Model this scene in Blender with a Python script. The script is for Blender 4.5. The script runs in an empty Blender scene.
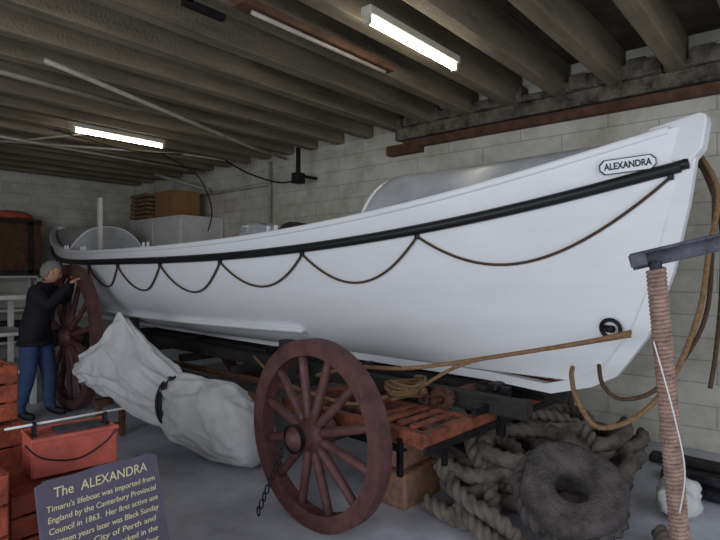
import bpy, bmesh, math, random
from mathutils import Vector, Matrix, noise
random.seed(7)
scene = bpy.context.scene
COL = scene.collection
pi = math.pi

def lin(c):
    c = c/255.0
    return c/12.92 if c <= 0.04045 else ((c+0.055)/1.055)**2.4
def rgb(r, g, b): return (lin(r), lin(g), lin(b), 1)

def mat(name, col, rough=0.7, metal=0.0, var=0.25, scale=6.0, bump=0.0, bscale=40.0, emit=None, dark=None, spec=0.4, stretch=None):
    m = bpy.data.materials.new(name); m.use_nodes = True
    nt = m.node_tree; N = nt.nodes; L = nt.links
    p = N['Principled BSDF']
    p.inputs['Roughness'].default_value = rough
    p.inputs['Metallic'].default_value = metal
    p.inputs['Specular IOR Level'].default_value = spec
    tc = N.new('ShaderNodeTexCoord')
    n = N.new('ShaderNodeTexNoise'); n.inputs['Scale'].default_value = scale; n.inputs['Detail'].default_value = 8
    n.inputs['Roughness'].default_value = 0.65
    src = tc.outputs['Object']
    if stretch:
        mp = N.new('ShaderNodeMapping'); mp.inputs['Scale'].default_value = stretch
        L.new(src, mp.inputs['Vector']); src = mp.outputs[0]
    L.new(src, n.inputs['Vector'])
    r = N.new('ShaderNodeValToRGB')
    d = dark if dark else (col[0]*(1-var*1.6), col[1]*(1-var*1.6), col[2]*(1-var*1.6), 1)
    d = tuple(max(0, x) for x in d)
    hi = tuple(min(1, x*(1+var*0.5)) for x in col[:3])+(1,)
    r.color_ramp.elements[0].position = 0.3; r.color_ramp.elements[0].color = d
    r.color_ramp.elements[1].position = 0.62; r.color_ramp.elements[1].color = hi
    L.new(n.outputs['Fac'], r.inputs['Fac']); L.new(r.outputs['Color'], p.inputs['Base Color'])
    if bump > 0:
        n2 = N.new('ShaderNodeTexNoise'); n2.inputs['Scale'].default_value = bscale; n2.inputs['Detail'].default_value = 5
        L.new(tc.outputs['Object'], n2.inputs['Vector'])
        b = N.new('ShaderNodeBump'); b.inputs['Strength'].default_value = bump; b.inputs['Distance'].default_value = 0.02
        L.new(n2.outputs['Fac'], b.inputs['Height']); L.new(b.outputs['Normal'], p.inputs['Normal'])
    if emit:
        p.inputs['Emission Color'].default_value = emit[0]; p.inputs['Emission Strength'].default_value = emit[1]
    return m

M_hull = mat('hull_white', rgb(226, 226, 228), 0.42, var=0.06, scale=1.6, stretch=(1, .35, 1.6))
M_deck = mat('deck_grey', rgb(168, 172, 178), 0.3, var=0.15, scale=4)
M_black = mat('black_paint', rgb(22, 22, 25), 0.5, var=0.1)
M_rope = mat('tan_rope', rgb(84, 64, 48), 0.9, var=0.3, scale=60, bump=0.6, bscale=150)
M_ropelt = mat('yellow_rope', rgb(138, 108, 76), 0.9, var=0.3, scale=60, bump=0.6, bscale=150)
M_haws = mat('old_hawser', rgb(112, 103, 96), 0.95, var=0.45, scale=7, bump=0.5, bscale=140)
M_red = mat('oxide_red', rgb(92, 58, 58), 0.6, var=0.3, scale=9, bump=0.25)
M_redwood = mat('rusty_red_frame', rgb(132, 74, 52), 0.7, var=0.45, scale=9, bump=0.2)
M_dkwood = mat('dark_wood', rgb(46, 41, 39), 0.8, var=0.35, scale=8, bump=0.2)
M_brown = mat('brown_wood', rgb(92, 62, 44), 0.75, var=0.35, scale=8, bump=0.2)
M_iron = mat('dark_iron', rgb(40, 38, 42), 0.5, 0.6, var=0.3, scale=14, bump=0.3)
M_rust = mat('rusty_iron', rgb(92, 62, 50), 0.75, 0.2, var=0.45, scale=16, bump=0.4)
M_steel = mat('worn_steel', rgb(74, 74, 84), 0.5, 0.3, var=0.45, scale=18, bump=0.4)
M_canvas = mat('canvas', rgb(204, 203, 204), 0.95, var=0.10, scale=4, bump=0.12, bscale=220)
M_card = mat('cardboard', rgb(140, 100, 62), 0.9, var=0.12)
M_cork = mat('cork', rgb(120, 98, 74), 0.95, var=0.3, scale=20)
M_tool = mat('toolbox_red', rgb(178, 86, 74), 0.5, var=0.2, scale=10)
M_crate = mat('crate_red', rgb(150, 72, 50), 0.75, var=0.4, scale=9, bump=0.3)
M_sign = mat('sign_slate', rgb(84, 78, 96), 0.6, var=0.12, scale=5)
M_gold = mat('sign_gold', rgb(208, 198, 160), 0.6, var=0.05)
M_white = mat('white_paint', rgb(205, 205, 202), 0.6, var=0.1)
M_conc = mat('concrete_block', rgb(150, 112, 92), 0.9, var=0.25, scale=12, bump=0.5)
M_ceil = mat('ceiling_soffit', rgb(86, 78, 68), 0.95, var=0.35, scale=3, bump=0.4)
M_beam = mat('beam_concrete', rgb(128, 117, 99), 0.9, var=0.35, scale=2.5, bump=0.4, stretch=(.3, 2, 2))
M_ledge = mat('ledge_dirty', rgb(104, 96, 86), 0.95, var=0.55, scale=7, bump=1.0, bscale=25)
M_pipe = mat('pipe_grey', rgb(165, 160, 148), 0.5, 0.1, var=0.2)
M_tube = mat('tube_glow', (1, 1, 1, 1), 0.5, var=0, emit=((1, 0.93, 0.76, 1), 17))
M_fix = mat('fixture_white', rgb(180, 176, 164), 0.5, var=0.1)
M_wrap = mat('wrapped_cord', rgb(160, 130, 118), 0.85, var=0.3, scale=25, bump=0.6, bscale=150)
M_jacket = mat('navy_jacket', rgb(24, 24, 32), 0.85, var=0.15, scale=12, bump=0.3)
M_jeans = mat('jeans', rgb(56, 76, 112), 0.9, var=0.2, scale=12, bump=0.3)
M_shoe = mat('shoe', rgb(26, 26, 32), 0.6)
M_skin = mat('skin', rgb(190, 140, 118), 0.6, var=0.06)
M_hair = mat('grey_hair', rgb(140, 136, 132), 0.95, var=0.3, scale=60, bump=0.6, bscale=180)
M_eye = mat('eye_dark', rgb(40, 30, 26), 0.4)

# ---------- helpers
def empty(name, loc=(0, 0, 0), rotz=0.0, rot=None, parent=None):
    e = bpy.data.objects.new(name, None); COL.objects.link(e)
    e.location = loc; e.rotation_euler = rot if rot else (0, 0, rotz)
    e.empty_display_size = 0.1
    if parent: e.parent = parent
    return e
def mesh_obj(name, V, F, m, parent=None, smooth=False, loc=(0, 0, 0), rot=(0, 0, 0)):
    me = bpy.data.meshes.new(name); me.from_pydata([tuple(v) for v in V], [], F); me.update()
    bm = bmesh.new(); bm.from_mesh(me); bmesh.ops.recalc_face_normals(bm, faces=bm.faces); bm.to_mesh(me); bm.free()
    o = bpy.data.objects.new(name, me); COL.objects.link(o)
    me.materials.append(m)
    if smooth:
        for p in me.polygons: p.use_smooth = True
    o.location = loc; o.rotation_euler = rot
    if parent: o.parent = parent
    return o
def boxdata(c, s, V, F, R=None):
    b = len(V)
    for dx in (-.5, .5):
        for dy in (-.5, .5):
            for dz in (-.5, .5):
                v = Vector((dx*s[0], dy*s[1], dz*s[2]))
                if R: v = R @ v
                V.append(Vector(c)+v)
    for f in ((0, 1, 3, 2), (4, 6, 7, 5), (0, 4, 5, 1), (2, 3, 7, 6), (0, 2, 6, 4), (1, 5, 7, 3)):
        F.append(tuple(b+i for i in f))
def boxes(name, L, m, parent=None, bevel=0.0):
    V = []; F = []
    for it in L:
        boxdata(it[0], it[1], V, F, it[2] if len(it) > 2 else None)
    o = mesh_obj(name, V, F, m, parent)
    if bevel:
        md = o.modifiers.new('bev', 'BEVEL'); md.width = bevel; md.segments = 2
    return o
def box(name, c, s, m, parent=None, bevel=0.0, R=None):
    return boxes(name, [(c, s, R)], m, parent, bevel)
def lathe(prof, seg=28):
    """profile (x, r) about X axis"""
    V = []; F = []
    for (x, r) in prof:
        for i in range(seg):
            a = 2*pi*i/seg; V.append(Vector((x, r*math.cos(a), r*math.sin(a))))
    n = len(prof)
    for j in range(n-1):
        for i in range(seg):
            F.append((j*seg+i, j*seg+(i+1) % seg, (j+1)*seg+(i+1) % seg, (j+1)*seg+i))
    return V, F
def smoothpath(pts, sub=8, closed=False):
    P = [Vector(p) for p in pts]; n = len(P); out = []
    rng = n if closed else n-1
    for i in range(rng):
        if closed: a, b, c, d = P[(i-1) % n], P[i], P[(i+1) % n], P[(i+2) % n]
        else: a, b, c, d = P[max(i-1, 0)], P[i], P[i+1], P[min(i+2, n-1)]
        for k in range(sub):
            t = k/sub
            out.append(0.5*((2*b)+(c-a)*t+(2*a-5*b+4*c-d)*t*t+(3*b-a-3*c+d)*t**3))
    if not closed: out.append(P[-1])
    return out
def tubedata(pts, r, V, F, seg=12, lobes=0, pitch=0.3, depth=0.22, closed=False, caps=True):
    n = len(pts); b0 = len(V)
    up = Vector((0, 0, 1)); prevN = None; s = 0
    for i in range(n):
        if closed: t = (pts[(i+1) % n]-pts[i-1])
        else: t = pts[min(i+1, n-1)]-pts[max(i-1, 0)]
        if t.length < 1e-9: t = Vector((1, 0, 0))
        t.normalize()
        if prevN is None:
            ref = up if abs(t.z) < 0.9 else Vector((1, 0, 0))
            N = (ref-t*ref.dot(t)).normalized()
        else:
            N = (prevN-t*prevN.dot(t))
            N = N.normalized() if N.length > 1e-6 else t.orthogonal().normalized()
        prevN = N; Bn = t.cross(N)
        if i > 0: s += (pts[i]-pts[i-1]).length
        rr = r(i/(n-1)) if callable(r) else r
        ph = 2*pi*s/pitch
        for k in range(seg):
            a = 2*pi*k/seg
            q = rr
            if lobes: q = rr*(1-depth+depth*abs(math.cos(lobes*0.5*(a-ph)))*1.15)
            V.append(pts[i]+(N*math.cos(a)+Bn*math.sin(a))*q)
    for i in range(n if closed else n-1):
        for k in range(seg):
            i2 = (i+1) % n
            F.append((b0+i*seg+k, b0+i*seg+(k+1) % seg, b0+i2*seg+(k+1) % seg, b0+i2*seg+k))
    if caps and not closed:
        F.append(tuple(b0+k for k in range(seg))); F.append(tuple(b0+(n-1)*seg+k for k in range(seg)))
def tubes(name, L, m, parent=None, **kw):
    V = []; F = []
    for pts, r in L: tubedata([Vector(p) for p in pts], r, V, F, **kw)
    return mesh_obj(name, V, F, m, parent, smooth=True)
def tube(name, pts, r, m, parent=None, sub=8, **kw):
    P = smoothpath(pts, sub) if sub > 1 else [Vector(p) for p in pts]
    return tubes(name, [(P, r)], m, parent, **kw)

# ================= ROOM =================
XW = 5.6; YB = 11.2; XL = -3.2; YF = -1.4; ZC = 3.70; ZB = 3.36

def wall_mat():
    m = bpy.data.materials.new('painted_blockwork'); m.use_nodes = True
    nt = m.node_tree; N = nt.nodes; L = nt.links; p = N['Principled BSDF']
    p.inputs['Roughness'].default_value = 0.75
    tc = N.new('ShaderNodeTexCoord'); sp = N.new('ShaderNodeSeparateXYZ'); L.new(tc.outputs['Object'], sp.inputs[0])
    ad = N.new('ShaderNodeMath'); ad.operation = 'ADD'; L.new(sp.outputs['X'], ad.inputs[0]); L.new(sp.outputs['Y'], ad.inputs[1])
    cb = N.new('ShaderNodeCombineXYZ'); L.new(ad.outputs[0], cb.inputs['X']); L.new(sp.outputs['Z'], cb.inputs['Y'])
    br = N.new('ShaderNodeTexBrick'); L.new(cb.outputs[0], br.inputs['Vector'])
    br.inputs['Scale'].default_value = 1; br.inputs['Brick Width'].default_value = 0.9; br.inputs['Row Height'].default_value = 0.2
    br.inputs['Mortar Size'].default_value = 0.006; br.inputs['Mortar Smooth'].default_value = 0.8
    br.inputs['Color1'].default_value = rgb(208, 205, 195); br.inputs['Color2'].default_value = rgb(200, 197, 187); br.inputs['Mortar'].default_value = rgb(160, 157, 148)
    no = N.new('ShaderNodeTexNoise'); no.inputs['Scale'].default_value = 1.6; no.inputs['Detail'].default_value = 9; no.inputs['Roughness'].default_value = .7
    L.new(tc.outputs['Object'], no.inputs['Vector'])
    ra = N.new('ShaderNodeValToRGB'); ra.color_ramp.elements[0].position = .32; ra.color_ramp.elements[0].color = (.5, .46, .40, 1)
    ra.color_ramp.elements[1].position = .58; ra.color_ramp.elements[1].color = (1, 1, 1, 1)
    L.new(no.outputs['Fac'], ra.inputs['Fac'])
    mx = N.new('ShaderNodeMix'); mx.data_type = 'RGBA'; mx.blend_type = 'MULTIPLY'; mx.inputs[0].default_value = 0.8
    L.new(br.outputs['Color'], mx.inputs[6]); L.new(ra.outputs['Color'], mx.inputs[7])
    L.new(mx.outputs[2], p.inputs['Base Color'])
    bp = N.new('ShaderNodeBump'); bp.inputs['Strength'].default_value = .4; bp.inputs['Distance'].default_value = .01
    mm = N.new('ShaderNodeMath'); mm.operation = 'MULTIPLY'; mm.inputs[1].default_value = -1
    L.new(br.outputs['Fac'], mm.inputs[0]); L.new(mm.outputs[0], bp.inputs['Height']); L.new(bp.outputs['Normal'], p.inputs['Normal'])
    return m
def floor_mat():
    m = bpy.data.materials.new('concrete_floor'); m.use_nodes = True
    nt = m.node_tree; N = nt.nodes; L = nt.links; p = N['Principled BSDF']
    tc = N.new('ShaderNodeTexCoord')
    a = N.new('ShaderNodeTexNoise'); a.inputs['Scale'].default_value = 1.3; a.inputs['Detail'].default_value = 10; a.inputs['Roughness'].default_value = .7
    L.new(tc.outputs['Object'], a.inputs['Vector'])
    r = N.new('ShaderNodeValToRGB'); r.color_ramp.elements[0].position = .3; r.color_ramp.elements[0].color = rgb(142, 142, 150)
    r.color_ramp.elements[1].position = .7; r.color_ramp.elements[1].color = rgb(214, 216, 226)
    L.new(a.outputs['Fac'], r.inputs['Fac']); L.new(r.outputs['Color'], p.inputs['Base Color'])
    b = N.new('ShaderNodeTexNoise'); b.inputs['Scale'].default_value = 3; L.new(tc.outputs['Object'], b.inputs['Vector'])
    mr = N.new('ShaderNodeMapRange'); mr.inputs['To Min'].default_value = .3; mr.inputs['To Max'].default_value = .6
    L.new(b.outputs['Fac'], mr.inputs['Value']); L.new(mr.outputs[0], p.inputs['Roughness'])
    return m
M_wall = wall_mat(); M_floor = floor_mat()
box('floor', ((XW+XL)/2, (YB+YF)/2, -0.1), (XW-XL+.4, YB-YF+6.4, 0.2), M_floor)
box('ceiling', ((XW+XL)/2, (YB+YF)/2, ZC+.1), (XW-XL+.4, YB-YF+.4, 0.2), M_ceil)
ceil = bpy.data.objects['ceiling']
box('wall_right', (XW+.1, (YB+YF)/2, ZC/2), (0.2, YB-YF, ZC), M_wall)
box('wall_back', ((XW+XL)/2, YB+.1, ZC/2), (XW-XL+.4, 0.2, ZC), M_wall)
boxes('wall_left', [((XL-.1, 7.9, ZC/2), (.2, 6.6, ZC)), ((XL-.1, (YF+4.6)/2, 3.5), (.2, 4.6-YF, .36)), ((XL-.1, YF+.1, ZC/2), (.2, .2, ZC))], M_wall)
boxes('wall_front', [((1.2, YF-.1, 3.5), (8.8, .2, .36)), ((5.45, YF-.1, ZC/2), (.5, .2, ZC)), ((XL, YF-.1, ZC/2), (.4, .2, ZC))], M_wall)
# joists
BL = []
y = YF+.3
while y < YB:
    BL.append(((1.2, y, (ZB+ZC)/2), (8.75, 0.14, ZC-ZB)))
    y += 0.52
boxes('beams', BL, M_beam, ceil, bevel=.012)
boxes('trim_1', [((XW-.07, (4.1+YF)/2, 3.30), (.14, 4.1-YF, .14))], M_ledge, bevel=.01)
V = []
yy = YF+.1
while yy < 4.1:
    h_ = random.uniform(.05, .20); V.append(((XW-.10, yy, 3.37+h_/2), (.2+random.uniform(-.03, .05), random.uniform(.08, .2), h_))); yy += .13
boxes('trim_4', V, M_ledge, bevel=.02)
box('trim_2', (XW-.06, (4.0+YF)/2, 3.17), (.11, 4.0-YF, .09), M_brown, bevel=.008)
box('trim_3', (XW-.05, 4.0, 3.12), (.16, .5, .12), M_brown, bevel=.008)

def fluoro(cx, cy, L, lit=True, suf='fluorescent_light'):
    e = empty(suf, (cx, cy, 3.29))
    box('housing', (0, 0, .035), (L+.06, .09, .06), M_fix, e, bevel=.01)
    V, F = lathe([(-L/2, .0), (-L/2, .019), (L/2, .019), (L/2, 0)], 14)
    V = [v+Vector((0, 0, -.03)) for v in V]
    mesh_obj('tube', V, F, M_tube if lit else M_fix, e, True)
    boxes('end_caps', [((-L/2-.01, 0, -.02), (.03, .05, .07)), ((L/2+.01, 0, -.02), (.03, .05, .07))], M_fix, e)
fluoro(3.32, 2.30, 1.1); fluoro(3.22, 6.75, 1.12)
fl = empty('unlit_light_batten', (2.90, 2.84, 3.29))
box('tray', (0, 0, .03), (1.6, .13, .05), M_brown, fl, bevel=.01)
V, F = lathe([(-.7, .0), (-.7, .016), (.7, .016), (.7, 0)], 12)
mesh_obj('tube', [v+Vector((0, -.03, -.02)) for v in V], F, M_pipe, fl, True)
cp = empty('ceiling_conduit')
tubes('pipes', [([(1.65, 4.76, 3.29), (4.65, 5.97, 3.29), (5.5, 6.2, 3.29)], .022),
                ([(.9, 5.23, 3.28), (1.49, 5.29, 3.28), (2.75, 5.42, 3.28)], .026),
                ([(5.52, 6.6, 3.3), (5.52, 6.6, 2.2)], .02),
                ([(5.5, 9.4, 2.95), (5.5, 6.62, 2.95)], .02),
                ([(4.9, 9.0, 3.3), (5.5, 8.2, 3.0)], .03),
                ([(1.6, 7.9, 3.30), (5.4, 8.2, 3.30)], .022), ([(1.6, 8.6, 3.30), (4.4, 7.1, 3.30), (5.4, 7.0, 3.30)], .018),
                ([(2.95, 6.9, 3.31), (2.2, 8.8, 3.31)], .014)], M_pipe, cp)
tubes('cables', [(smoothpath([(2.6, 7.2, 3.33), (3.6, 7.2, 3.24), (4.6, 7.1, 3.33)], 8), .01), (smoothpath([(4.2, 7.5, 3.33), (4.6, 7.3, 3.1), (4.75, 7.2, 2.85), (4.8, 7.1, 2.5), (4.8, 7.2, 2.2)], 8), .01)], M_iron, cp)
jb = empty('junction_box', (5.2, 5.6, 2.97))
boxes('bracket', [((0, 0, .17), (.05, .05, .36)), ((0, 0, -.08), (.15, .13, .15)), ((.18, 0, -.04), (.36, .04, .04))], M_iron, jb, bevel=.006)
tube('cable', [(0, 0, -.1), (-.1, .3, -.12), (-.25, .8, .05), (-.3, 1.3, .3)], .012, M_iron, jb)
hg = empty('hanging_ceiling_bracket', (1.85, 3.0, 3.26))
boxes('arms', [((0, 0, .05), (.05, .05, .1)), ((.12, 0, 0), (.3, .05, .04))], M_iron, hg)

# ================= LIFEBOAT =================
BL_ = 10.2; HB = 1.0; TH = math.radians(3)
boat = empty('lifeboat', (3.45, .6, 0), -TH)
STEM = [(.80, .84), (.86, .74), (.92, .53), (1.0, .38), (1.25, .21), (1.6, .09), (2.0, .01), (2.45, -.05), (2.7, -.075)]
def s0(z):
    if z <= STEM[0][0]: return STEM[0][1]
    for (a, b), (c, d) in zip(STEM, STEM[1:]):
        if z <= c: return b+(d-b)*(z-a)/(c-a)
    return STEM[-1][1]
def zt(u): return 1.69+.48*abs(2*u-1)**3.0
def zs(u): return zt(u)+.12+.11*abs(2*u-1)**2
def zk(u): return .88+.02*abs(2*u-1)**4
def Pz(u, z, off=0.0):
    h = max(0.0, min(1.0, (z-zk(u))/(zs(u)-zk(u))))
    sn = max(0, math.sin(pi*u))
    e = 1.3+(.72-1.3)*h**.6
    w = sn**.55
    fm = (1-(1-h)**2.5)**.55; fe = h**.85
    y = HB*sn**e*(fm*w+fe*(1-w))
    s = s0(z)+u*(BL_-2*s0(z))
    return Vector((-(y+.022+off), s, z))
def P(u, h, off=0.0): return Pz(u, zk(u)+h*(zs(u)-zk(u)), off)
def mir(v): return Vector((-v.x, v.y, v.z))
NU = 120; NH = 34
us = [.5-.5*math.cos(pi*i/NU) for i in range(NU+1)]
hs = [(j/NH)**1.5 for j in range(NH+1)]
V = []; F = []
for side in (0, 1):
    for u in us:
        for h in hs:
            v = P(u, h); V.append(v if side == 0 else mir(v))
R_ = NH+1; off = (NU+1)*R_
for side in (0, 1):
    for i in range(NU):
        for j in range(NH):
            a = side*off+i*R_+j
            F.append((a, a+1, a+R_+1, a+R_) if side == 0 else (a, a+R_, a+R_+1, a+1))
for i in range(NU): F.append((i*R_, (i+1)*R_, off+(i+1)*R_, off+i*R_))
for j in range(NH):
    F.append((j, off+j, off+j+1, j+1)); a = NU*R_+j; F.append((a, a+1, off+a+1, off+a))
hull = mesh_obj('hull', V, F, M_hull, boat, True)
stem = []
for k in range(22):
    z = 2.42-(2.42-.86)*k/21; stem.append((s0(z), z))
V = []; F = []
inner = [(s, z) for s, z in stem]+[(1.2, .885), (2.5, .885), (BL_-2.5, .885), (BL_-1.2, .885)]+[(BL_-s, z) for s, z in reversed(stem)]
outer = []
for i, (s, z) in enumerate(inner):
    a = Vector(inner[max(i-1, 0)]); b = Vector(inner[min(i+1, len(inner)-1)]); t = (b-a).normalized()
    n = Vector((t.y, -t.x))
    if n.y > .01 and abs(n.y) > abs(n.x): n = -n
    if s < 2 and n.x > 0.2: n = -n
    if s > 8 and n.x < -0.2: n = -n
    outer.append((s+n.x*.06, z+n.y*.06))
for (s, z), (so, zo) in zip(inner, outer):
    for x in (-.038, .038):
        V.append((x, s+(.03 if s < 1 else 0)-(.03 if s > BL_-1 else 0), z+.0)); V.append((x*.8, so, zo))
for i in range(len(inner)-1):
    a = i*4; b = a+4
    F += [(a, a+1, b+1, b), (a+2, b+2, b+3, a+3), (a+1, a+3, b+3, b+1), (a, b, b+2, a+2)]
F += [(0, 2, 3, 1), (len(V)-4, len(V)-3, len(V)-1, len(V)-2)]
mesh_obj('keel_and_stem', V, F, M_hull, boat)
for nm, sg in (('stem_head', 0), ('stern_head', 1)):
    prof_ = [(-.115, 2.26), (-.135, 2.40), (-.13, 2.435), (-.10, 2.45), (.06, 2.42), (.15, 2.405), (.16, 2.33), (.12, 2.22), (-.05, 2.18)]
    V = []
    for x in (-.062, .062):
        for s, z in prof_: V.append((x, s if sg == 0 else BL_-s, z))
    n = len(prof_)
    F = [tuple(range(n)), tuple(range(n, 2*n))]+[(i, (i+1) % n, n+(i+1) % n, n+i) for i in range(n)]
    o = mesh_obj(nm, V, F, M_hull, boat); b = o.modifiers.new('b', 'BEVEL'); b.width = .01; b.segments = 2
def sweep(name, fn, sect, m, u0=0.0, u1=1.0, n=90, sides=(0, 1)):
    V = []; F = []
    k = len(sect)
    for sd in sides:
        b = len(V)
        for i in range(n+1):
            u = u0+(u1-u0)*(.5-.5*math.cos(pi*i/n))
            for (o_, dz) in sect:
                v = fn(u, o_, dz); V.append(v if sd == 0 else mir(v))
        for i in range(n):
            for j in range(k):
                F.append((b+i*k+j, b+i*k+(j+1) % k, b+(i+1)*k+(j+1) % k, b+(i+1)*k+j))
        F.append(tuple(b+j for j in range(k))); F.append(tuple(b+n*k+j for j in range(k)))
    return mesh_obj(name, V, F, m, boat, True)
def fstrake(u, o_, dz):
    v = Pz(u, zt(u), o_); v.z += dz; return v
sweep('rubbing_strake', fstrake, [(-.01, .03), (.03, .032), (.052, .015), (.052, -.015), (.03, -.032), (-.01, -.03)], M_black)
# strake ends returned on to the stem and stern posts
V = []; F = []
zst = zt(0)
for sg_ in (0, 1):
    for sx in (-1, 1):
        pts = [Vector((sx*.052, .03, zst-.003)), Vector((sx*.050, -.03, zst+.010)), Vector((sx*.045, -.045, zst+.013))]
        if sg_: pts = [Vector((p.x, BL_-p.y, p.z)) for p in pts]
        tubedata(pts, .03, V, F, seg=12)
mesh_obj('strake_ends', V, F, M_black, boat, True)
def fcap(u, o_, dz):
    v = Pz(u, zs(u)-.001, o_); v.z += dz; return v
sweep('gunwale_cap', fcap, [(-.09, -.02), (-.09, .02), (.006, .02), (.012, .012), (.012, -.015), (.0, -.025)], M_hull, .008, .992)
def finner(u, o_, dz): return Pz(u, zs(u)-.001+dz, o_)
sweep('gunwale_inner', finner, [(-.10, 0), (-.10, -.25), (-.085, -.25), (-.085, 0)], M_white, .08, .92)
def fbilge(u, o_, dz):
    return Pz(u, 1.075+dz+.03*abs(2*u-1)**2, o_)
sweep('bilge_rail', fbilge, [(-.02, .03), (.075, .012), (.08, -.014), (-.02, -.03)], M_hull, .25, .77)
V = []; F = []
for i in range(61):
    u = .03+.94*i/60
    a = Pz(u, zs(u)-.33, -.05); a.x = min(a.x, -.005); V += [a, mir(a)]
for i in range(60): F.append((2*i, 2*i+1, 2*i+3, 2*i+2))
mesh_obj('deck', V, F, M_white, boat)
TL = []
for k in range(6):
    s = 2.8+k*.92; u = s/BL_; w = abs(P(u, .75).x)*2-.16
    TL.append(((0, s, zs(u)-.2), (w, .22, .04)))
boxes('thwarts', TL, M_brown, boat)
def canopy(name, sa, sb, flip, cmax):
    V = []; F = []; n = 26; k = 20
    for i in range(n+1):
        t = i/n; s = sa+(sb-sa)*t; u = s/BL_
        c = .04+cmax*((s-.3)/(sb-sa))**.8
        w = max(.02, abs(P(u, 1).x)*.80-.02)
        if t > .93: c *= (1-((t-.93)/.07)**2*.12)
        for j in range(k+1):
            a = -1+2*j/k
            z = zs(u)-.05+(c+.05)*max(0, 1-abs(a)**2.6)
            V.append((a*w, s if not flip else BL_-s, z))
    for i in range(n):
        for j in range(k):
            a = i*(k+1)+j; F.append((a, a+1, a+k+2, a+k+1))
    F.append(tuple(n*(k+1)+j for j in range(k+1)))
    F.append(tuple(j for j in range(k+1)))
    o = mesh_obj(name, V, F, M_deck, boat, True)
    o.modifiers.new('es', 'EDGE_SPLIT').split_angle = math.radians(40)
    # moulding around the outer edge of the end
    pts = []
    for j in range(k+1):
        v = V[n*(k+1)+j]; pts.append(Vector(v))
    Vt = []; Ft = []; tubedata(pts, .014, Vt, Ft, seg=8); mesh_obj(name+'_moulding', Vt, Ft, M_hull, boat, True)
canopy('bow_airbox', .3, 2.0, False, .36); canopy('stern_airbox', .3, 2.3, True, .36)
box('stern_post', (-.25, 7.6, 2.25), (.06, .08, .86), M_white, boat, bevel=.01)
RL = []
for k in (0, 2, 4, 5):
    s = 2.7+k*.92; v = P(s/BL_, 1)
    for dx in (-.05, .05): RL.append(((v.x+.05, s+dx, v.z+.035), (.02, .02, .07))); RL.append(((-v.x-.05, s+dx, v.z+.035), (.02, .02, .07)))
boxes('thole_pins', RL, M_hull, boat)
att = [.04, 1.42]+[2.35+.9*k for k in range(7)]+[BL_-1.42, BL_-.04]
TT = []; KN = []
for sd in (0, 1):
    for ai, (a, b) in enumerate(zip(att, att[1:])):
        pts = []; sag = .25+.02*math.sin(ai*2.3)
        if ai == 0 or ai == len(att)-2: sag = .32
        n = 22
        for i in range(n+1):
            t = i/n; s = a+(b-a)*t; u = max(.001, min(.999, s/BL_))
            za = zt(max(0, a/BL_))-.045; zb = zt(min(1, b/BL_))-.045
            z = za+(zb-za)*t-sag*4*t*(1-t)
            v = Pz(u, z, .018)
            pts.append(v if sd == 0 else mir(v))
        TT.append((pts, .009))
    for a in att:
        v = Pz(max(.001, min(.999, a/BL_)), zt(max(0, min(1, a/BL_)))-.045, .018); v = v if sd == 0 else mir(v)
        KN.append(((v.x, v.y, v.z), (.03, .03, .035)))
tubes('grab_lines', TT, M_rope, boat, seg=8)
boxes('grab_line_knots', KN, M_black, boat, bevel=.008)
def plate():
    sc = .245; u = sc/BL_
    zc = zt(u)+.09
    c = Pz(u, zc, .012); c1 = Pz(u-.012, zc+.012, .012); c2 = Pz(u+.012, zc-.012, .012)
    ex = (c1-c2).normalized()
    up = (Pz(u, zc+.05, 0)-Pz(u, zc-.05, 0)).normalized()
    nz = ex.cross(up).normalized()
    if nz.x > 0: nz = -nz
    up = nz.cross(ex).normalized()
    M = Matrix((ex, up, nz)).transposed().to_4x4(); M.translation = c+nz*.012
    e = empty('name_plate', parent=boat); e.matrix_local = M
    hw, hh, ch = .145, .042, .025
    def octo(hw, hh, ch, z): return [(-hw+ch, -hh, z), (hw-ch, -hh, z), (hw, -hh+ch, z), (hw, hh-ch, z), (hw-ch, hh, z), (-hw+ch, hh, z), (-hw, hh-ch, z), (-hw, -hh+ch, z)]
    for nm, d, m, z0, z1 in (('border', 0, M_black, -.02, .001), ('face', .005, M_hull, -.01, .003)):
        A = octo(hw-d, hh-d, ch, z0)+octo(hw-d, hh-d, ch, z1)
        F = [tuple(range(8)), tuple(range(8, 16))]+[(i, (i+1) % 8, 8+(i+1) % 8, 8+i) for i in range(8)]
        mesh_obj(nm, A, F, m, e)
    t = bpy.data.curves.new('name_text', 'FONT'); t.body = 'ALEXANDRA'; t.size = .052; t.align_x = 'CENTER'; t.align_y = 'CENTER'; t.extrude = .0008; t.offset = .0016
    o = bpy.data.objects.new('name_text', t); COL.objects.link(o); o.parent = e; o.location = (0, 0, .0045); t.materials.append(M_black)
    bpy.context.view_layer.update(); o.scale.x = .245/max(.01, o.dimensions.x)
plate()
V = []; F = []
c = Pz(.015, 1.25, .02)
pts = [c+Vector((-.015*math.sin(a), .055*math.cos(a), .055*math.sin(a))) for a in [2*pi*i/20 for i in range(20)]]
tubedata(pts, .012, V, F, closed=True); tubedata([c+Vector((0, .03, 0)), c+Vector((-.03, -.02, 0))], .022, V, F)
mesh_obj('ring_bolt', V, F, M_iron, boat, True)
def lump(name, c, s, m, parent, amp=.3, seed=0, fr=3):
    bm = bmesh.new(); bmesh.ops.create_icosphere(bm, subdivisions=4, radius=1)
    for v in bm.verts:
        d = 1+amp*noise.noise(v.co*fr*.5+Vector((seed, 0, 0)))+amp*.4*noise.noise(v.co*fr*1.6+Vector((seed, 3, 0)))
        v.co = Vector((v.co.x*s[0], v.co.y*s[1], v.co.z*s[2]))*d+Vector(c)
    me = bpy.data.meshes.new(name); bm.to_mesh(me); bm.free()
    for p in me.polygons: p.use_smooth = True
    o = bpy.data.objects.new(name, me); COL.objects.link(o); me.materials.append(m)
    if parent: o.parent = parent
    return o
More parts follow.
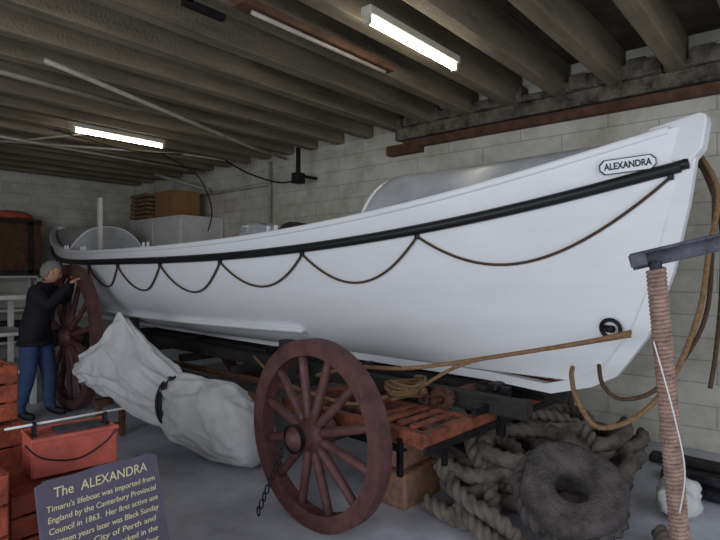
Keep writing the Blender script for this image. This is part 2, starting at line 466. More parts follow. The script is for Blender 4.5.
lump('stowed_cloth', (-.45, 3.3, 1.92), (.12, .32, .11), M_deck, boat, seed=4)
lump('stowed_cover', (-.5, 2.75, 1.92), (.1, .2, .08), M_dkwood, boat, seed=9)

# ================= CARRIAGE =================
car = empty('boat_carriage', (3.45, .6, 0), -TH)
def wheel(name, cx, s, r, side, nsp=12, width=.09, fel=.10, hub=.11):
    e = empty(name, (cx, s, r), parent=car)
    sg = side
    V, F = lathe([(-width/2, r-fel), (-width/2, r-.012), (width/2, r-.012), (width/2, r-fel), (-width/2, r-fel)], 64)
    mesh_obj('felloe', V, F, M_red, e)
    V, F = lathe([(-width/2-.004, r-.014), (-width/2-.004, r), (width/2+.004, r), (width/2+.004, r-.014), (-width/2-.004, r-.014)], 64)
    mesh_obj('iron_tyre', V, F, M_red, e)
    V = []; F = []
    for k in range(nsp):
        a = 2*pi*(k+.5)/nsp
        d = Vector((0, math.cos(a), math.sin(a)))
        p0 = d*hub*.8+Vector((sg*.03, 0, 0)); p1 = d*(r-fel*.8)
        tubedata([p0, p0+(p1-p0)*.12, p0+(p1-p0)*.3, p0+(p1-p0)*.8, p1], lambda t: .034-.008*t if t > .05 else .03, V, F, seg=10)
    mesh_obj('spokes', V, F, M_red, e, True)
    h = hub
    pr = [(-.13, 0), (-.13, h*.55), (-.11, h*.8), (-.06, h*.98), (0, h*1.05), (.05, h*.98), (.07, h*.8), (.10, h*.75), (.15, h*.68), (.16, h*.7), (.18, h*.68), (.19, h*.4), (.21, h*.35), (.215, 0)]
    V, F = lathe([(sg*x, rr) for x, rr in pr], 28)
    mesh_obj('hub', V, F, M_red, e, True)
    V, F = lathe([(sg*.155, h*.72), (sg*.155, h*.78), (sg*.185, h*.78), (sg*.185, h*.72), (sg*.155, h*.72)], 28)
    mesh_obj('hub_band', V, F, M_iron, e)
    return e
wheel('front_wheel_near', -1.17, 1.74, .585, -1); wheel('front_wheel_far', 1.17, 1.66, .585, 1)
wheel('rear_wheel_near', -1.2, 5.95, .83, -1, 14, .10, .11, .13); wheel('rear_wheel_far', 1.2, 5.95, .83, 1, 14, .10, .11, .13)
boxes('axles', [((0, 1.74, .56), (2.2, .09, .09)), ((0, 5.95, .70), (2.1, .12, .12)), ((-1.0, 5.95, .76), (.12, .12, .2)), ((1.0, 5.95, .76), (.12, .12, .2))], M_dkwood, car, bevel=.01)
boxes('main_beams', [((-.30, 3.7, .735), (.10, 5.9, .11)), ((.30, 3.7, .735), (.10, 5.9, .11)), ((0, 3.9, .75), (.16, 5.6, .07))], M_dkwood, car, bevel=.008)
boxes('cross_bearers', [((0, s, .655), (1.1, .10, .07)) for s in (2.7, 3.6, 4.6, 5.6)], M_dkwood, car, bevel=.006)
boxes('keel_rollers', [((0, s, .80), (.3, .08, .06)) for s in (1.1, 2.3, 3.6, 5.0, 6.2)], M_iron, car, bevel=.02)
FR = [((-.96, 1.66, .64), (.07, 1.25, .08)), ((.96, 1.66, .64), (.07, 1.25, .08)), ((0, 1.05, .64), (2.0, .07, .09)), ((0, 2.26, .64), (2.0, .07, .09)),
      ((-.5, 1.66, .66), (.06, 1.15, .06)), ((.5, 1.66, .66), (.06, 1.15, .06)), ((0, 1.42, .66), (1.86, .05, .05)), ((0, 2.0, .66), (1.86, .05, .05))]
boxes('fore_frame', FR, M_redwood, car, bevel=.006)
boxes('fore_frame_slats', [((sx*.73, s, .69), (.42, .04, .02)) for sx in (-1, 1) for s in [1.16+.10*k for k in range(4)]], M_redwood, car, bevel=.003)
boxes('fore_frame_ladder', [((sx*x, 1.66, .665), (.03, 1.15, .05)) for sx in (-1, 1) for x in (.62, .84)]+[((sx*.73, s, .67), (.24, .03, .03)) for sx in (-1, 1) for s in (1.55, 1.7, 1.83, 2.1)], M_rust, car, bevel=.003)
boxes('fore_frame_irons', [((0, 1.0, .60), (2.06, .02, .04)), ((-.2, 1.0, .60), (.05, .05, .18)), ((.6, 1.3, .71), (.03, .9, .03)), ((.2, 1.3, .70), (.03, .8, .03)), ((-1.0, 1.2, .52), (.03, .03, .22)), ((-.7, 1.1, .52), (.03, .03, .2)),
      ((-.35, 1.02, .72), (.3, .04, .05)), ((-.10, 1.02, .74), (.05, .06, .14)), ((.35, 1.02, .72), (.35, .03, .04))], M_iron, car)
# windlass gear and shaft on the fore frame
def gear(cx, cy, cz, r, t, teeth):
    V = []; F = []; n = teeth*4
    for x in (-t/2, t/2):
        for i in range(n):
            a = 2*pi*i/n; rr = r if (i % 4) < 2 else r*.88
            V.append(Vector((cx+x, cy+rr*math.cos(a), cz+rr*math.sin(a))))
        for i in range(n):
            a = 2*pi*i/n; V.append(Vector((cx+x, cy+r*.3*math.cos(a), cz+r*.3*math.sin(a))))
    for i in range(n):
        j = (i+1) % n
        F += [(i, j, 2*n+j, 2*n+i), (n+i, 2*n+n+i, 2*n+n+j, n+j), (i, n+i, n+j, j), (2*n+i, 2*n+j, 3*n+j, 3*n+i)]
    return V, F
for nm, a in (('windlass_gear', (-.44, 1.3, .74, .09, .03, 16)), ('windlass_pinion', (-.44, 1.44, .72, .05, .035, 10)), ('windlass_gear_far', (.44, 1.3, .74, .09, .03, 16))):
    V, F = gear(*a); mesh_obj(nm, V, F, M_rust, car)
V, F = lathe([(-.55, 0), (-.55, .018), (-.40, .018), (-.40, .05), (.40, .05), (.40, .018), (.55, .018), (.55, 0)], 18)
mesh_obj('windlass_drum', [v+Vector((0, 1.3, .74)) for v in V], F, M_rust, car)
V, F = lathe([(-.02, .22), (-.02, .32), (.02, .32), (.02, .22), (-.02, .22)], 40)
mesh_obj('turntable_ring', [Vector((v.y, v.z+1.74, v.x+.62)) for v in V], F, M_iron, car)
boxes('leaf_springs', [((sx*.85, 1.74, .50+.015*k), (.06, .9-.14*k, .012)) for sx in (-1, 1) for k in range(5)], M_iron, car)
boxes('side_chocks', [((sx*.62, s, .86), (.10, .12, .34)) for sx in (-1, 1) for s in (2.7, 5.6)], M_dkwood, car, bevel=.01)
boxes('stowed_poles', [((-.55, 4.0, .60), (.05, 3.0, .05), Matrix.Rotation(.06, 3, 'Z')), ((-.7, 3.8, .55), (.06, 2.4, .06), Matrix.Rotation(-.08, 3, 'Z'))], M_brown, car, bevel=.01)
V = []; F = []
for k in range(9):
    c = Vector((-1.39-.01*k, 1.80+.015*k, .50-.045*k))
    pts = []
    for i in range(12):
        a = 2*pi*i/12
        q = Vector((.014*math.cos(a), 0, .028*math.sin(a))) if k % 2 else Vector((0, .014*math.cos(a), .028*math.sin(a)))
        pts.append(c+q)
    tubedata(pts, .005, V, F, seg=6, closed=True)
mesh_obj('chain', V, F, M_iron, car, True)
pts = []
for i in range(170):
    a = 2*pi*i/24; r = .13+.03*math.sin(i*.31); pts.append(Vector((3.0+r*math.cos(a), 2.16+r*.8*math.sin(a), .74+i*.0006+.014*math.sin(i*.5))))
rc = empty('mooring_rope')
tubes('coil', [(pts, .012)], M_ropelt, rc, seg=8)
tube('bow_line', [(3.22, .80, 1.26), (3.10, 1.0, 1.2), (2.95, 1.5, 1.08), (2.75, 1.95, .99), (2.64, 2.3, .97), (2.7, 2.7, .86), (2.95, 2.9, .8)], .013, M_ropelt, rc)
tube('bow_line_second', [(3.22, .80, 1.24), (3.08, 1.1, 1.17), (2.9, 1.6, 1.05), (2.85, 1.9, .88), (3.0, 2.05, .77)], .011, M_ropelt, rc)
tube('frame_line', [(2.86, 2.2, .76), (2.6, 2.3, .74), (2.5, 2.7, .80), (2.7, 3.2, .80), (3.0, 3.8, .84)], .011, M_ropelt, rc)
hr = empty('hanging_bow_rope')
tube('loop', [(3.26, 1.13, 1.02), (3.16, 1.1, .98), (3.08, 1.04, .87), (3.09, .93, .74), (3.18, .75, .82), (3.26, .60, 1.04), (3.36, .50, 1.38), (3.40, .46, 1.71), (3.56, .44, 2.04), (3.68, .56, 2.3)], .014, M_ropelt, hr)
tube('loop_second', [(3.26, .98, 1.05), (3.14, .92, .96), (3.15, .82, .90), (3.24, .66, .98), (3.40, .49, 1.3), (3.5, .46, 1.7), (3.62, .48, 2.1), (3.72, .64, 2.3)], .012, M_rope, hr)
tube('tail', [(3.66, .56, 2.28), (3.62, .44, 1.9), (3.60, .43, 1.5), (3.56, .45, 1.15), (3.5, .47, .95)], .012, M_rope, hr)
ck = empty('concrete_chock')
boxes('blocks', [((3.12, 2.25, .12), (.42, .30, .24)), ((3.12, 2.27, .34), (.34, .26, .18))], M_conc, ck, bevel=.015)
boxes('packer', [((3.12, 2.27, .50), (.3, .14, .12))], M_dkwood, ck, bevel=.01)

# ================= HAWSER PILE =================
hp = empty('hawser_rope_pile')
LL = []
def coil(cx, cy, z0, R, turns, r=.05, rx=1.0, seed=0, dz=.07, tilt=0):
    pts = []; n = int(turns*48)
    for i in range(n):
        a = 2*pi*i/48+seed; k = i/48
        rr = R*(1+.26*noise.noise(Vector((a*.3, seed*2.1, 0))))
        pts.append(Vector((cx+rr*rx*math.cos(a)+.08*noise.noise(Vector((k, seed, 1))), cy+rr*math.sin(a), max(r, z0+dz*k+.06*noise.noise(Vector((a*.5, seed, 5)))+tilt*math.cos(a)))))
    return pts
for args in ((3.80, 1.68, .06, .42, 3.0, .056, 1.15, 1, .10), (3.64, 1.58, .34, .28, 2.0, .056, 1.1, 2.6, .05), (4.3, 1.52, .06, .36, 3.2, .056, 1.1, 4.2, .10),
             (4.2, 1.6, .38, .22, 1.6, .056, 1.2, 5.5, .05), (3.36, 1.80, .06, .22, 2.6, .054, 1.2, 3.1, .11), (3.95, 1.30, .055, .30, 2.2, .055, 1.2, .7, .11), (4.6, 1.35, .06, .28, 2.5, .05, 1, 2.2, .10)):
    cx, cy, z0, R, tu, r, rx, sd, dz = args
    LL.append((coil(cx, cy, z0, R, tu, r, rx, sd, dz, .02), r))
LL.append((smoothpath([(3.02, 2.0, .06), (2.95, 1.75, .055), (2.98, 1.55, .07), (3.15, 1.6, .20), (3.3, 1.8, .36), (3.6, 1.95, .46), (4.0, 1.75, .50), (4.1, 1.4, .44), (3.95, 1.2, .34)], 24), .056))
LL.append((smoothpath([(3.0, 1.75, .12), (2.86, 1.5, .06), (2.76, 1.25, .06), (2.80, 1.02, .055), (2.98, .84, .055), (3.3, .66, .055), (3.55, .72, .06)], 24), .05))
LL.append((smoothpath([(3.1, 1.95, .30), (2.95, 1.7, .2), (2.92, 1.45, .14), (2.88, 1.3, .07), (2.7, 1.15, .055), (2.6, 1.3, .055)], 24), .05))
tubes('coils', LL, M_haws, hp, seg=20, lobes=3, pitch=.24, depth=.42)
fr = empty('rope_fender_roll', (3.23, 1.13, .30))
nrm = Vector((-.50, -.36, .78)).normalized()
fr.rotation_mode = 'QUATERNION'; fr.rotation_quaternion = nrm.to_track_quat('Z', 'Y')
M_fend = mat('fender_grey', rgb(84, 78, 77), .9, var=.45, scale=10, bump=.9, bscale=60)
pr = [(-.10, .12), (-.06, .10), (.04, .10), (.07, .12), (.085, .17), (.07, .21), (.085, .25), (.075, .285), (.02, .30), (-.06, .30), (-.10, .28), (-.10, .12)]
A, F = lathe(pr, 64)
A = [Vector((v.y, v.z, v.x))*(1+.10*noise.noise(v*5)+.03*noise.noise(v*18)) for v in A]
mesh_obj('roll', A, F, M_fend, fr, True)
pts = [Vector(((.285+.008*math.sin(9*a))*math.cos(a), (.285+.008*math.sin(7*a))*math.sin(a), -.05+.01*math.sin(3*a))) for a in [2*pi*i/150 for i in range(150)]]
V = []; F = []; tubedata(pts, .05, V, F, seg=18, lobes=3, pitch=.2, depth=.4, closed=True); mesh_obj('outer_rope', V, F, M_fend, fr, True)
lump('canvas_bag', (4.02, .72, .12), (.17, .13, .13), M_white, None, seed=6)
pk = empty('plank_stack')
boxes('planks', [((4.75, .35, .04), (.2, 1.2, .05), Matrix.Rotation(.1, 3, 'Z')), ((5.05, .4, .04), (.16, 1.4, .05)), ((4.9, .3, .09), (.14, 1.2, .04), Matrix.Rotation(-.08, 3, 'Z'))], M_dkwood, pk, bevel=.004)
mp_ = empty('metal_pipe_bundle')
tubes('metal_tubes', [([(4.45, .15, .05), (4.55, .75, .05)], .04), ([(4.35, .12, .04), (4.42, .7, .04)], .035), ([(4.41, .14, .11), (4.49, .72, .11)], .035)], M_steel, mp_)
# ================= WRAPPED POST =================
ps = empty('rope_wrapped_post')
p0 = Vector((2.27, .35, 0)); p1 = Vector((2.13, .45, 1.63))
V, F = [], []
tubedata([p0, p1], .021, V, F); mesh_obj('post', V, F, M_steel, ps, True)
pts = []
ax = (p1-p0).normalized(); n1 = ax.orthogonal().normalized(); n2 = ax.cross(n1)
turns = 105; NS = turns*12
for i in range(NS):
    t = i/NS; a = 2*pi*turns*t
    pts.append(p0+(p1-p0)*(.02+.965*t)+(n1*math.cos(a)+n2*math.sin(a))*(.026+.0025*noise.noise(Vector((t*14, 0, 0)))))
tubes('wrapping', [(pts, .0082)], M_wrap, ps, seg=6)
boxes('base_plate', [((2.27, .35, .01), (.2, .2, .02))], M_steel, ps)
d = Vector((.30, -.92, .24)).normalized()
e0 = Vector((2.102, .525, 1.652))
q = d.to_track_quat('X', 'Z').to_matrix()
L_ = 1.1; cen = e0+d*L_*.5
boxes('cross_arm', [(cen, (L_, .07, .012), q), (cen+q@Vector((0, .03, -.028)), (L_, .010, .055), q), (cen+q@Vector((-L_/2+.02, 0, -.022)), (.05, .075, .045), q)], M_steel, ps, bevel=.003)
tube('lashing_string', [(2.105, .45, 1.35), (2.12, .39, 1.1), (2.165, .365, .9), (2.16, .38, .75)], .0025, M_canvas, ps)

# ================= CANVAS SAIL BUNDLE =================
sb = empty('canvas_sail_bundle')
secs = [((2.74, 3.36, .22), .03, .03, .03, 0), ((2.74, 3.41, .26), .18, .20, .20, 0), ((2.72, 3.6, .31), .27, .29, .28, 0), ((2.68, 3.85, .33), .29, .32, .30, 0),
        ((2.62, 4.08, .36), .27, .31, .29, 0), ((2.57, 4.24, .41), .20, .25, .24, 0), ((2.55, 4.32, .44), .165, .21, .21, 0), ((2.52, 4.41, .48), .19, .24, .24, .1),
        ((2.45, 4.63, .58), .22, .32, .29, .3), ((2.38, 4.84, .68), .22, .42, .30, .9), ((2.35, 4.96, .70), .21, .48, .27, 1.5), ((2.33, 5.06, .70), .21, .36, .26, .9), ((2.30, 5.2, .71), .20, .22, .22, .3), ((2.29, 5.38, .68), .17, .17, .18, 0), ((2.29, 5.50, .67), .10, .12, .12, 0), ((2.29, 5.53, .67), .02, .02, .02, 0)]
V = []; F = []; seg = 120; SUB = 16; rings = []
n = len(secs)
def cat(a, b, c, d, t): return .5*((2*b)+(c-a)*t+(2*a-5*b+4*c-d)*t*t+(3*b-a-3*c+d)*t**3)
for i in range(n-1):
    A = [secs[max(i-1, 0)], secs[i], secs[i+1], secs[min(i+2, n-1)]]
    for k in range(SUB):
        t = k/SUB
        c = cat(*[Vector(x[0]) for x in A], t)
        w, hu, hd, pk_ = [max(.015, cat(*[x[j] for x in A], t)) if j < 4 else cat(*[x[j] for x in A], t) for j in (1, 2, 3, 4)]
        rings.append((c, w, hu, hd, pk_))
def ridge(v):
    x = 1-min(1, abs(noise.noise(v))*2.6); return x*x*(3-2*x)
for ri, (c, w, hu, hd, pk_) in enumerate(rings):
    for k in range(seg):
        a = 2*pi*k/seg; ca, sa = math.cos(a), math.sin(a)
        if sa > 0:
            x = w*math.copysign(abs(ca)**(1+.8*max(0, pk_)), ca); z = hu*sa
        else: x = w*ca; z = hd*sa
        dr = Vector((ca, 0, sa))
        p = c+Vector((x*.99, x*.12, z))
        yy = c.y
        # gathered folds run lengthwise near the tie, broad slack creases elsewhere
        tie = math.exp(-((yy-4.32)/.22)**2)
        nz = noise.noise(Vector((yy*2.2, ca*1.1, sa*1.1+3)))*.045
        nz += .030*ridge(Vector((yy*2.6+1.3*sa, ca*1.5+9, sa*1.4)))
        nz += .014*ridge(Vector((yy*6.0-2.2*sa, ca*2.0+4, sa*2.0)))*(1-.5*tie)
        nz += .016*tie*math.sin(a*13+2*noise.noise(Vector((a, 0, yy))))
        nz += .012*(math.sin(a*9+yy*5))*max(0, min(1, pk_))
        f = min(1, w/.14)
        p += dr*(nz-.02)*f
        p.z = max(p.z, .012)
        V.append(p)
for i in range(len(rings)-1):
    for k in range(seg):
        F.append((i*seg+k, i*seg+(k+1) % seg, (i+1)*seg+(k+1) % seg, (i+1)*seg+k))
F.append(tuple(range(seg))); F.append(tuple((len(rings)-1)*seg+k for k in range(seg)))
mesh_obj('canvas', V, F, M_canvas, sb, True)
V = []; F = []
for dy in (0, .035):
    pts = [Vector((2.55-dy*.3, 4.30+dy+.02*math.sin(a), .44))+Vector((.178*math.cos(a), .03*math.cos(a), .218*math.sin(a))) for a in [2*pi*i/32 for i in range(32)]]
    tubedata(pts, .014, V, F, closed=True, seg=8)
mesh_obj('tie_strap', V, F, M_dkwood, sb, True)
tr = empty('timber_trestle')
boxes('frame', [((2.36, 5.15, .36), (.30, .08, .06)), ((2.25, 5.15, .165), (.05, .05, .33)), ((2.47, 5.15, .165), (.05, .05, .33)), ((2.36, 5.15, .12), (.2, .03, .04))], M_brown, tr, bevel=.005)

# ================= MISC BOX STACKS =================
cb = empty('storage_cupboard')
boxes('carcass', [((5.17, 8.75, 1.25), (.82, 1.7, 2.5))], M_white, cb, bevel=.01)
boxes('doors', [((4.75, 8.33, 1.25), (.03, .8, 2.35)), ((4.75, 9.17, 1.25), (.03, .8, 2.35))], M_white, cb, bevel=.006)
boxes('handles', [((4.72, 8.66, 1.3), (.03, .03, .15)), ((4.72, 8.84, 1.3), (.03, .03, .15))], M_iron, cb)
cbx = empty('cardboard_box')
boxes('carton', [((5.05, 8.5, 2.72), (.5, .6, .42))], M_card, cbx, bevel=.006)
boxes('flaps', [((5.05, 8.35, 2.937), (.5, .29, .01)), ((5.05, 8.655, 2.937), (.5, .29, .01))], M_card, cbx)
cj = empty('cork_lifejacket_stack')
V = []
for k in range(6):
    for j in range(4): V.append(((4.95+random.uniform(-.03, .03), 9.0+.16*j, 2.54+.075*k), (.42, .13, .055)))
boxes('cork_slabs', V, M_cork, cj, bevel=.012)
bc = empty('brown_sea_chest')
boxes('chest', [((2.8, 10.88, 2.0), (1.65, .5, 1.0))], M_brown, bc, bevel=.01)
boxes('battens', [((2.8, 10.61, 2.44), (1.67, .03, .08)), ((2.8, 10.61, 1.56), (1.67, .03, .08)), ((3.45, 10.61, 2.0), (.08, .03, .9))], M_dkwood, bc)
lump('lid_bundle', (3.2, 10.8, 2.56), (.35, .15, .08), M_tool, bc, seed=3)
st = empty('white_storage_rack')
boxes('rack_posts', [((x, yy, .75), (.06, .06, 1.5)) for x in (2.0, 2.8, 3.58) for yy in (10.6, 11.1)]+[((2.79, 10.85, z), (1.7, .56, .04)) for z in (.35, .9, 1.48)], M_white, st, bevel=.004)
boxes('rack_boxes', [((2.4, 10.85, 1.08), (.5, .4, .3)), ((3.1, 10.85, .55), (.6, .4, .3))], M_dkwood, st, bevel=.01)
wr = empty('white_trestle_bench')
boxes('frame', [((2.15, 7.6, 1.28), (.5, .9, .05)), ((1.93, 7.2, .63), (.06, .06, 1.26)), ((2.37, 7.2, .63), (.06, .06, 1.26)), ((1.93, 8.0, .63), (.06, .06, 1.26)), ((2.37, 8.0, .63), (.06, .06, 1.26)),
                ((2.15, 7.6, .4), (.44, .85, .04)), ((2.15, 7.6, .85), (.44, .85, .04))], M_white, wr, bevel=.004)
cr = empty('red_wooden_crates')
def crate(cx, cy, z, sx, sy, sz):
    L = []
    nb = 3; hh = sz/nb
    for i in range(nb):
        zz = z+hh*(i+.5)
        L += [((cx, cy-sy/2, zz), (sx, .018, hh-.012)), ((cx, cy+sy/2, zz), (sx, .018, hh-.012)), ((cx-sx/2, cy, zz), (.018, sy-.02, hh-.012)), ((cx+sx/2, cy, zz), (.018, sy-.02, hh-.012))]
    for ax_ in (-1, 1):
        for ay in (-1, 1): L.append(((cx+ax_*(sx/2-.03), cy+ay*(sy/2-.03), z+sz/2), (.04, .04, sz-.005)))
    L.append(((cx, cy, z+.01), (sx-.02, sy-.02, .018))); L.append(((cx, cy, z+sz-.02), (sx-.02, sy-.02, .018)))
    return L
boxes('crate_boards', crate(.80, 3.5, 0, .5, .45, .42)+crate(.79, 3.5, .42, .5, .45, .36)+crate(.76, 3.52, .79, .5, .42, .3)+crate(1.02, 2.88, 0, .46, .42, .32)+crate(1.02, 2.88, .32, .46, .42, .30)+crate(.55, 2.75, 0, .36, .5, .4)+crate(.55, 2.75, .4, .36, .5, .38), M_crate, cr, bevel=.003)
tb = empty('red_toolbox', (1.11, 2.86, .63), math.radians(-8))
def openbox(cx, cy, z, sx, sy, sz, t=.012):
    return [((cx, cy-sy/2, z+sz/2), (sx, t, sz)), ((cx, cy+sy/2, z+sz/2), (sx, t, sz)), ((cx-sx/2, cy, z+sz/2), (t, sy, sz)), ((cx+sx/2, cy, z+sz/2), (t, sy, sz)), ((cx, cy, z+t/2), (sx, sy, t))]
boxes('body', openbox(0, 0, 0, .37, .22, .18)+[((0, -.112, .175), (.39, .02, .02)), ((0, .112, .175), (.39, .02, .02)), ((0, 0, .166), (.35, .2, .01))], M_tool, tb, bevel=.004)
boxes('inner_tray', [((.04, .02, .176), (.22, .12, .012))], M_steel, tb)
tube('handle_rod', [(-.28, .0, .225), (.27, .0, .235)], .006, M_white, tb, sub=1)
boxes('handle_brackets', [((-.16, 0, .2), (.015, .05, .07)), ((.16, 0, .2), (.015, .05, .07))], M_iron, tb)
tube('cord', [(-.22, -.13, .17), (-.15, -.15, .10), (0, -.13, .06), (.12, -.13, .11), (.18, -.13, .17)], .004, M_iron, tb)

# ================= SIGN =================
sg = empty('history_sign', (.985, 2.24, .80), rot=(math.radians(72), 0, 0))
# board with a slightly shaped top edge
prof_ = [(-.24, -.64), (.24, -.64), (.24, -.015), (.20, .0), (.10, -.004), (0, .004), (-.10, -.004), (-.20, .0), (-.24, -.015)]
n = len(prof_); V = [(x, y_, z) for z in (-.022, -.002) for x, y_ in prof_]
F = [tuple(range(n)), tuple(range(n, 2*n))]+[(i, (i+1) % n, n+(i+1) % n, n+i) for i in range(n)]
mesh_obj('board', V, F, M_sign, sg)
def txt(body, x, y_, size, al='LEFT', shear=.12, w=None):
    c = bpy.data.curves.new('sign_text', 'FONT'); c.body = body; c.size = size; c.align_x = al; c.extrude = .0006; c.shear = shear; c.offset = .0002
    o = bpy.data.objects.new('sign_text', c); COL.objects.link(o); o.parent = sg; o.location = (x, y_, -.0005); c.materials.append(M_gold)
    if w:
        bpy.context.view_layer.update(); d = o.dimensions.x
        if d > 0: o.scale.x = w/d
txt('The  ALEXANDRA', -.185, -.070, .052, w=.37)
lines = ["Timaru's lifeboat was imported from", "England by the Canterbury Provincial", "Council in 1863.  Her first active use", "thirteen years later was Black Sunday", "when the City of Perth and", "Benvenue were wrecked in the", "heavy seas.  She went out four", "times and saved many lives"]
for i, l in enumerate(lines): txt(l, -.215, -.116-.040*i, .030, w=.43 if i < 4 else .41)
boxes('legs', [((-.18, -.41, -.045), (.04, .82, .03)), ((.18, -.41, -.045), (.04, .82, .03))], M_dkwood, sg)
# ================= MAN =================
def skin_mesh(name, verts, edges, radii, sub=2):
    me = bpy.data.meshes.new(name+'_src'); me.from_pydata(verts, edges, [])
    o = bpy.data.objects.new(name+'_src', me); COL.objects.link(o)
    o.modifiers.new('skin', 'SKIN')
    sk = me.skin_vertices[0] if me.skin_vertices else None
    if sk is None:
        bpy.context.view_layer.objects.active = o
        bpy.ops.mesh.customdata_skin_add(); sk = me.skin_vertices[0]
    for i, r in enumerate(radii):
        sk.data[i].radius = r if isinstance(r, tuple) else (r, r)
        sk.data[i].use_root = (i == 0)
    s = o.modifiers.new('sub', 'SUBSURF'); s.levels = sub; s.render_levels = sub
    bpy.context.view_layer.update()
    dg = bpy.context.evaluated_depsgraph_get()
    m2 = bpy.data.meshes.new_from_object(o.evaluated_get(dg))
    bpy.data.objects.remove(o)
    return m2
man = empty('standing_man', (2.16, 6.47, 0), math.atan2(-.69, .72)); man.scale = (.97, .97, .97)
bv = [(-.02, 0, .95), (0, 0, 1.08), (.04, 0, 1.24), (.07, 0, 1.38), (.10, 0, 1.47), (.125, 0, 1.53),
      (-.03, -.095, .90), (-.03, -.11, .50), (-.13, -.12, .10), (-.05, -.125, .045), (.05, -.13, .035),
      (.0, .095, .90), (.09, .10, .50), (.09, .11, .10), (.17, .11, .045), (.27, .115, .035),
      (.06, -.17, 1.40), (.22, -.22, 1.25), (.385, -.05, 1.50),
      (.09, .17, 1.40), (.20, .27, 1.28), (.27, .24, 1.54)]
be = [(0, 1), (1, 2), (2, 3), (3, 4), (4, 5), (0, 6), (6, 7), (7, 8), (8, 9), (9, 10), (0, 11), (11, 12), (12, 13), (13, 14), (14, 15), (3, 16), (16, 17), (17, 18), (3, 19), (19, 20), (20, 21)]
brd = [(.17, .15), (.18, .155), (.19, .16), (.17, .14), (.068, .068), (.055, .055),
       (.115, .11), (.085, .085), (.065, .065), (.05, .045), (.042, .035), (.115, .11), (.085, .085), (.065, .065), (.05, .045), (.042, .035),
       (.10, .10), (.075, .075), (.048, .048), (.10, .10), (.075, .075), (.048, .048)]
me = skin_mesh('body', bv, be, brd)
for m in (M_jacket, M_jeans, M_shoe, M_skin): me.materials.append(m)
for p in me.polygons:
    p.use_smooth = True
    c = p.center
    if c.z < .10: p.material_index = 2
    elif c.z < .84: p.material_index = 1
    elif c.z > 1.50 and c.x < .2: p.material_index = 3
    else: p.material_index = 0
body = bpy.data.objects.new('body', me); COL.objects.link(body); body.parent = man
def ringtube(name, c, rx, ry, r, m, parent, tilt=0):
    V = []; F = []
    pts = [Vector(c)+Vector((rx*math.cos(a), ry*math.sin(a), tilt*math.cos(a))) for a in [2*pi*i/28 for i in range(28)]]
    tubedata(pts, r, V, F, closed=True, seg=8); return mesh_obj(name, V, F, m, parent, True)
ringtube('jacket_hem', (-.02, 0, .84), .145, .18, .030, M_jacket, man)
ringtube('collar', (.10, 0, 1.49), .062, .067, .024, M_jacket, man, -.01)
hd = empty('head', (.16, 0, 1.63), rot=(0, math.radians(14), math.radians(30)), parent=man)
bm = bmesh.new(); bmesh.ops.create_uvsphere(bm, u_segments=40, v_segments=28, radius=1)
for v in bm.verts:
    x, y_, z = v.co
    X = x*.098; Y = y_*.076; Z = z*.118
    if z < 0: Y *= (1-.28*abs(z)); X = X*(1-.12*abs(z))+.012*abs(z)
    if x > .7 and abs(y_) < .22 and -.45 < z < .12:
        t = 1-abs(y_)/.22; X += .024*t*max(0, 1-abs(z+.22)/.34)
    if x > .6 and abs(abs(y_)-.33) < .16 and abs(z-.06) < .14: X -= .008
    if x > .7 and abs(y_) < .35 and abs(z+.52) < .06: X -= .005
    if x > .6 and z < -.75: X += .01
    v.co = (X, Y, Z)
me = bpy.data.meshes.new('face'); bm.to_mesh(me); bm.free(); me.materials.append(M_skin)
for p in me.polygons: p.use_smooth = True
o = bpy.data.objects.new('face', me); COL.objects.link(o); o.parent = hd
bm = bmesh.new(); bmesh.ops.create_uvsphere(bm, u_segments=48, v_segments=36, radius=1)
def hairkeep(c):
    if c.x > .1: return c.z > .30+.25*c.x
    if c.x > -.25: return c.z > -.05+(.1+c.x)*.9
    return c.z > -.62
bmesh.ops.delete(bm, geom=[v for v in bm.verts if not hairkeep(v.co)], context='VERTS')
for v in bm.verts:
    d = 1+.05*noise.noise(v.co*9)
    v.co = Vector((v.co.x*.108*d-.004, v.co.y*.085*d, v.co.z*.128*d))
me = bpy.data.meshes.new('hair'); bm.to_mesh(me); bm.free(); me.materials.append(M_hair)
for p in me.polygons: p.use_smooth = True
o = bpy.data.objects.new('hair', me); COL.objects.link(o); o.parent = hd
o.modifiers.new('sol', 'SOLIDIFY').thickness = .012
for s_ in (-1, 1):
    lump('ear', (-.005, s_*.078, -.005), (.02, .008, .032), M_skin, hd, amp=.1)
    lump('eye', (.083, s_*.027, .008), (.009, .011, .007), M_eye, hd, amp=0)
box('mouth', (.088, 0, -.06), (.01, .04, .006), M_tool, hd, bevel=.002)
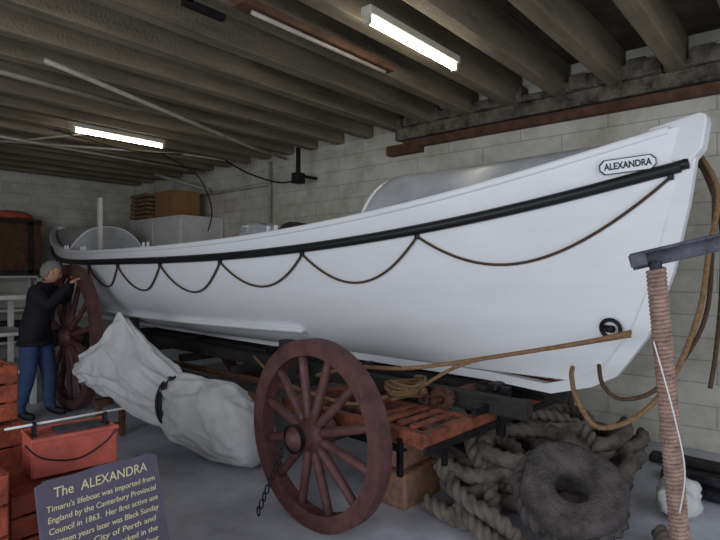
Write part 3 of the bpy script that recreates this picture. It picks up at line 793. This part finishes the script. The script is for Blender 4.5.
def hand(name, wrist, d, up, side):
    d = Vector(d).normalized(); up = Vector(up); up = (up-d*up.dot(d)).normalized(); sd = d.cross(up)*side
    w = Vector(wrist); parts = []
    def W(a, b, c): return tuple(w+d*a+sd*b+up*c)
    parts.append(skin_mesh('p', [W(-.01, 0, 0), W(.04, 0, 0), W(.085, 0, 0)], [(0, 1), (1, 2)], [(.028, .022), (.038, .018), (.036, .015)], 2))
    for k, (off_, ln) in enumerate(((-.030, .072), (-.010, .082), (.010, .077), (.029, .060))):
        parts.append(skin_mesh('f', [W(.07, off_, 0), W(.085+ln*.35, off_*1.1, .002), W(.085+ln*.75, off_*1.12, -.018), W(.085+ln*.85, off_*1.12, -.045)], [(0, 1), (1, 2), (2, 3)], [.010, .009, .0085, .0075], 1))
    parts.append(skin_mesh('t', [W(.02, -.03, -.005), W(.05, -.055, -.015), W(.075, -.062, -.035)], [(0, 1), (1, 2)], [.013, .011, .009], 1))
    bm = bmesh.new()
    for p in parts: bm.from_mesh(p)
    me = bpy.data.meshes.new(name); bm.to_mesh(me); bm.free(); me.materials.append(M_skin)
    for p in me.polygons: p.use_smooth = True
    o = bpy.data.objects.new(name, me); COL.objects.link(o); o.parent = man
hand('right_hand', (.385, -.05, 1.51), (.45, .65, .35), (0, 0, 1), 1)
hand('left_hand', (.27, .24, 1.56), (.35, .4, .6), (0, 0, 1), -1)

# ================= LIGHT =================
w = bpy.data.worlds.new('sky'); scene.world = w; w.use_nodes = True
bg = w.node_tree.nodes['Background']; bg.inputs['Color'].default_value = (.78, .86, 1, 1); bg.inputs['Strength'].default_value = .4
def area(name, loc, target, sx, sy, power, col):
    l = bpy.data.lights.new(name, 'AREA'); l.shape = 'RECTANGLE'; l.size = sx; l.size_y = sy; l.energy = power; l.color = col
    o = bpy.data.objects.new(name, l); COL.objects.link(o); o.location = loc
    o.rotation_euler = (Vector(target)-Vector(loc)).to_track_quat('-Z', 'Y').to_euler(); return o
area('door_daylight_left', (-3.1, 1.4, 1.9), (3, 2.4, .7), 4.4, 2.6, 150, (.89, .94, 1))
area('door_daylight_front', (.9, -1.3, 1.9), (2.3, 4, .6), 6.0, 2.6, 55, (.89, .94, 1))

cam = bpy.data.cameras.new('camera'); co = bpy.data.objects.new('camera', cam); COL.objects.link(co)
cam.sensor_width = 36; cam.lens = 27; cam.clip_start = .05
co.location = (0, 0, 1.6); co.rotation_euler = (math.radians(90), 0, -math.radians(49.4))
scene.camera = co
scene.view_settings.view_transform = 'Standard'
scene.view_settings.look = 'None'
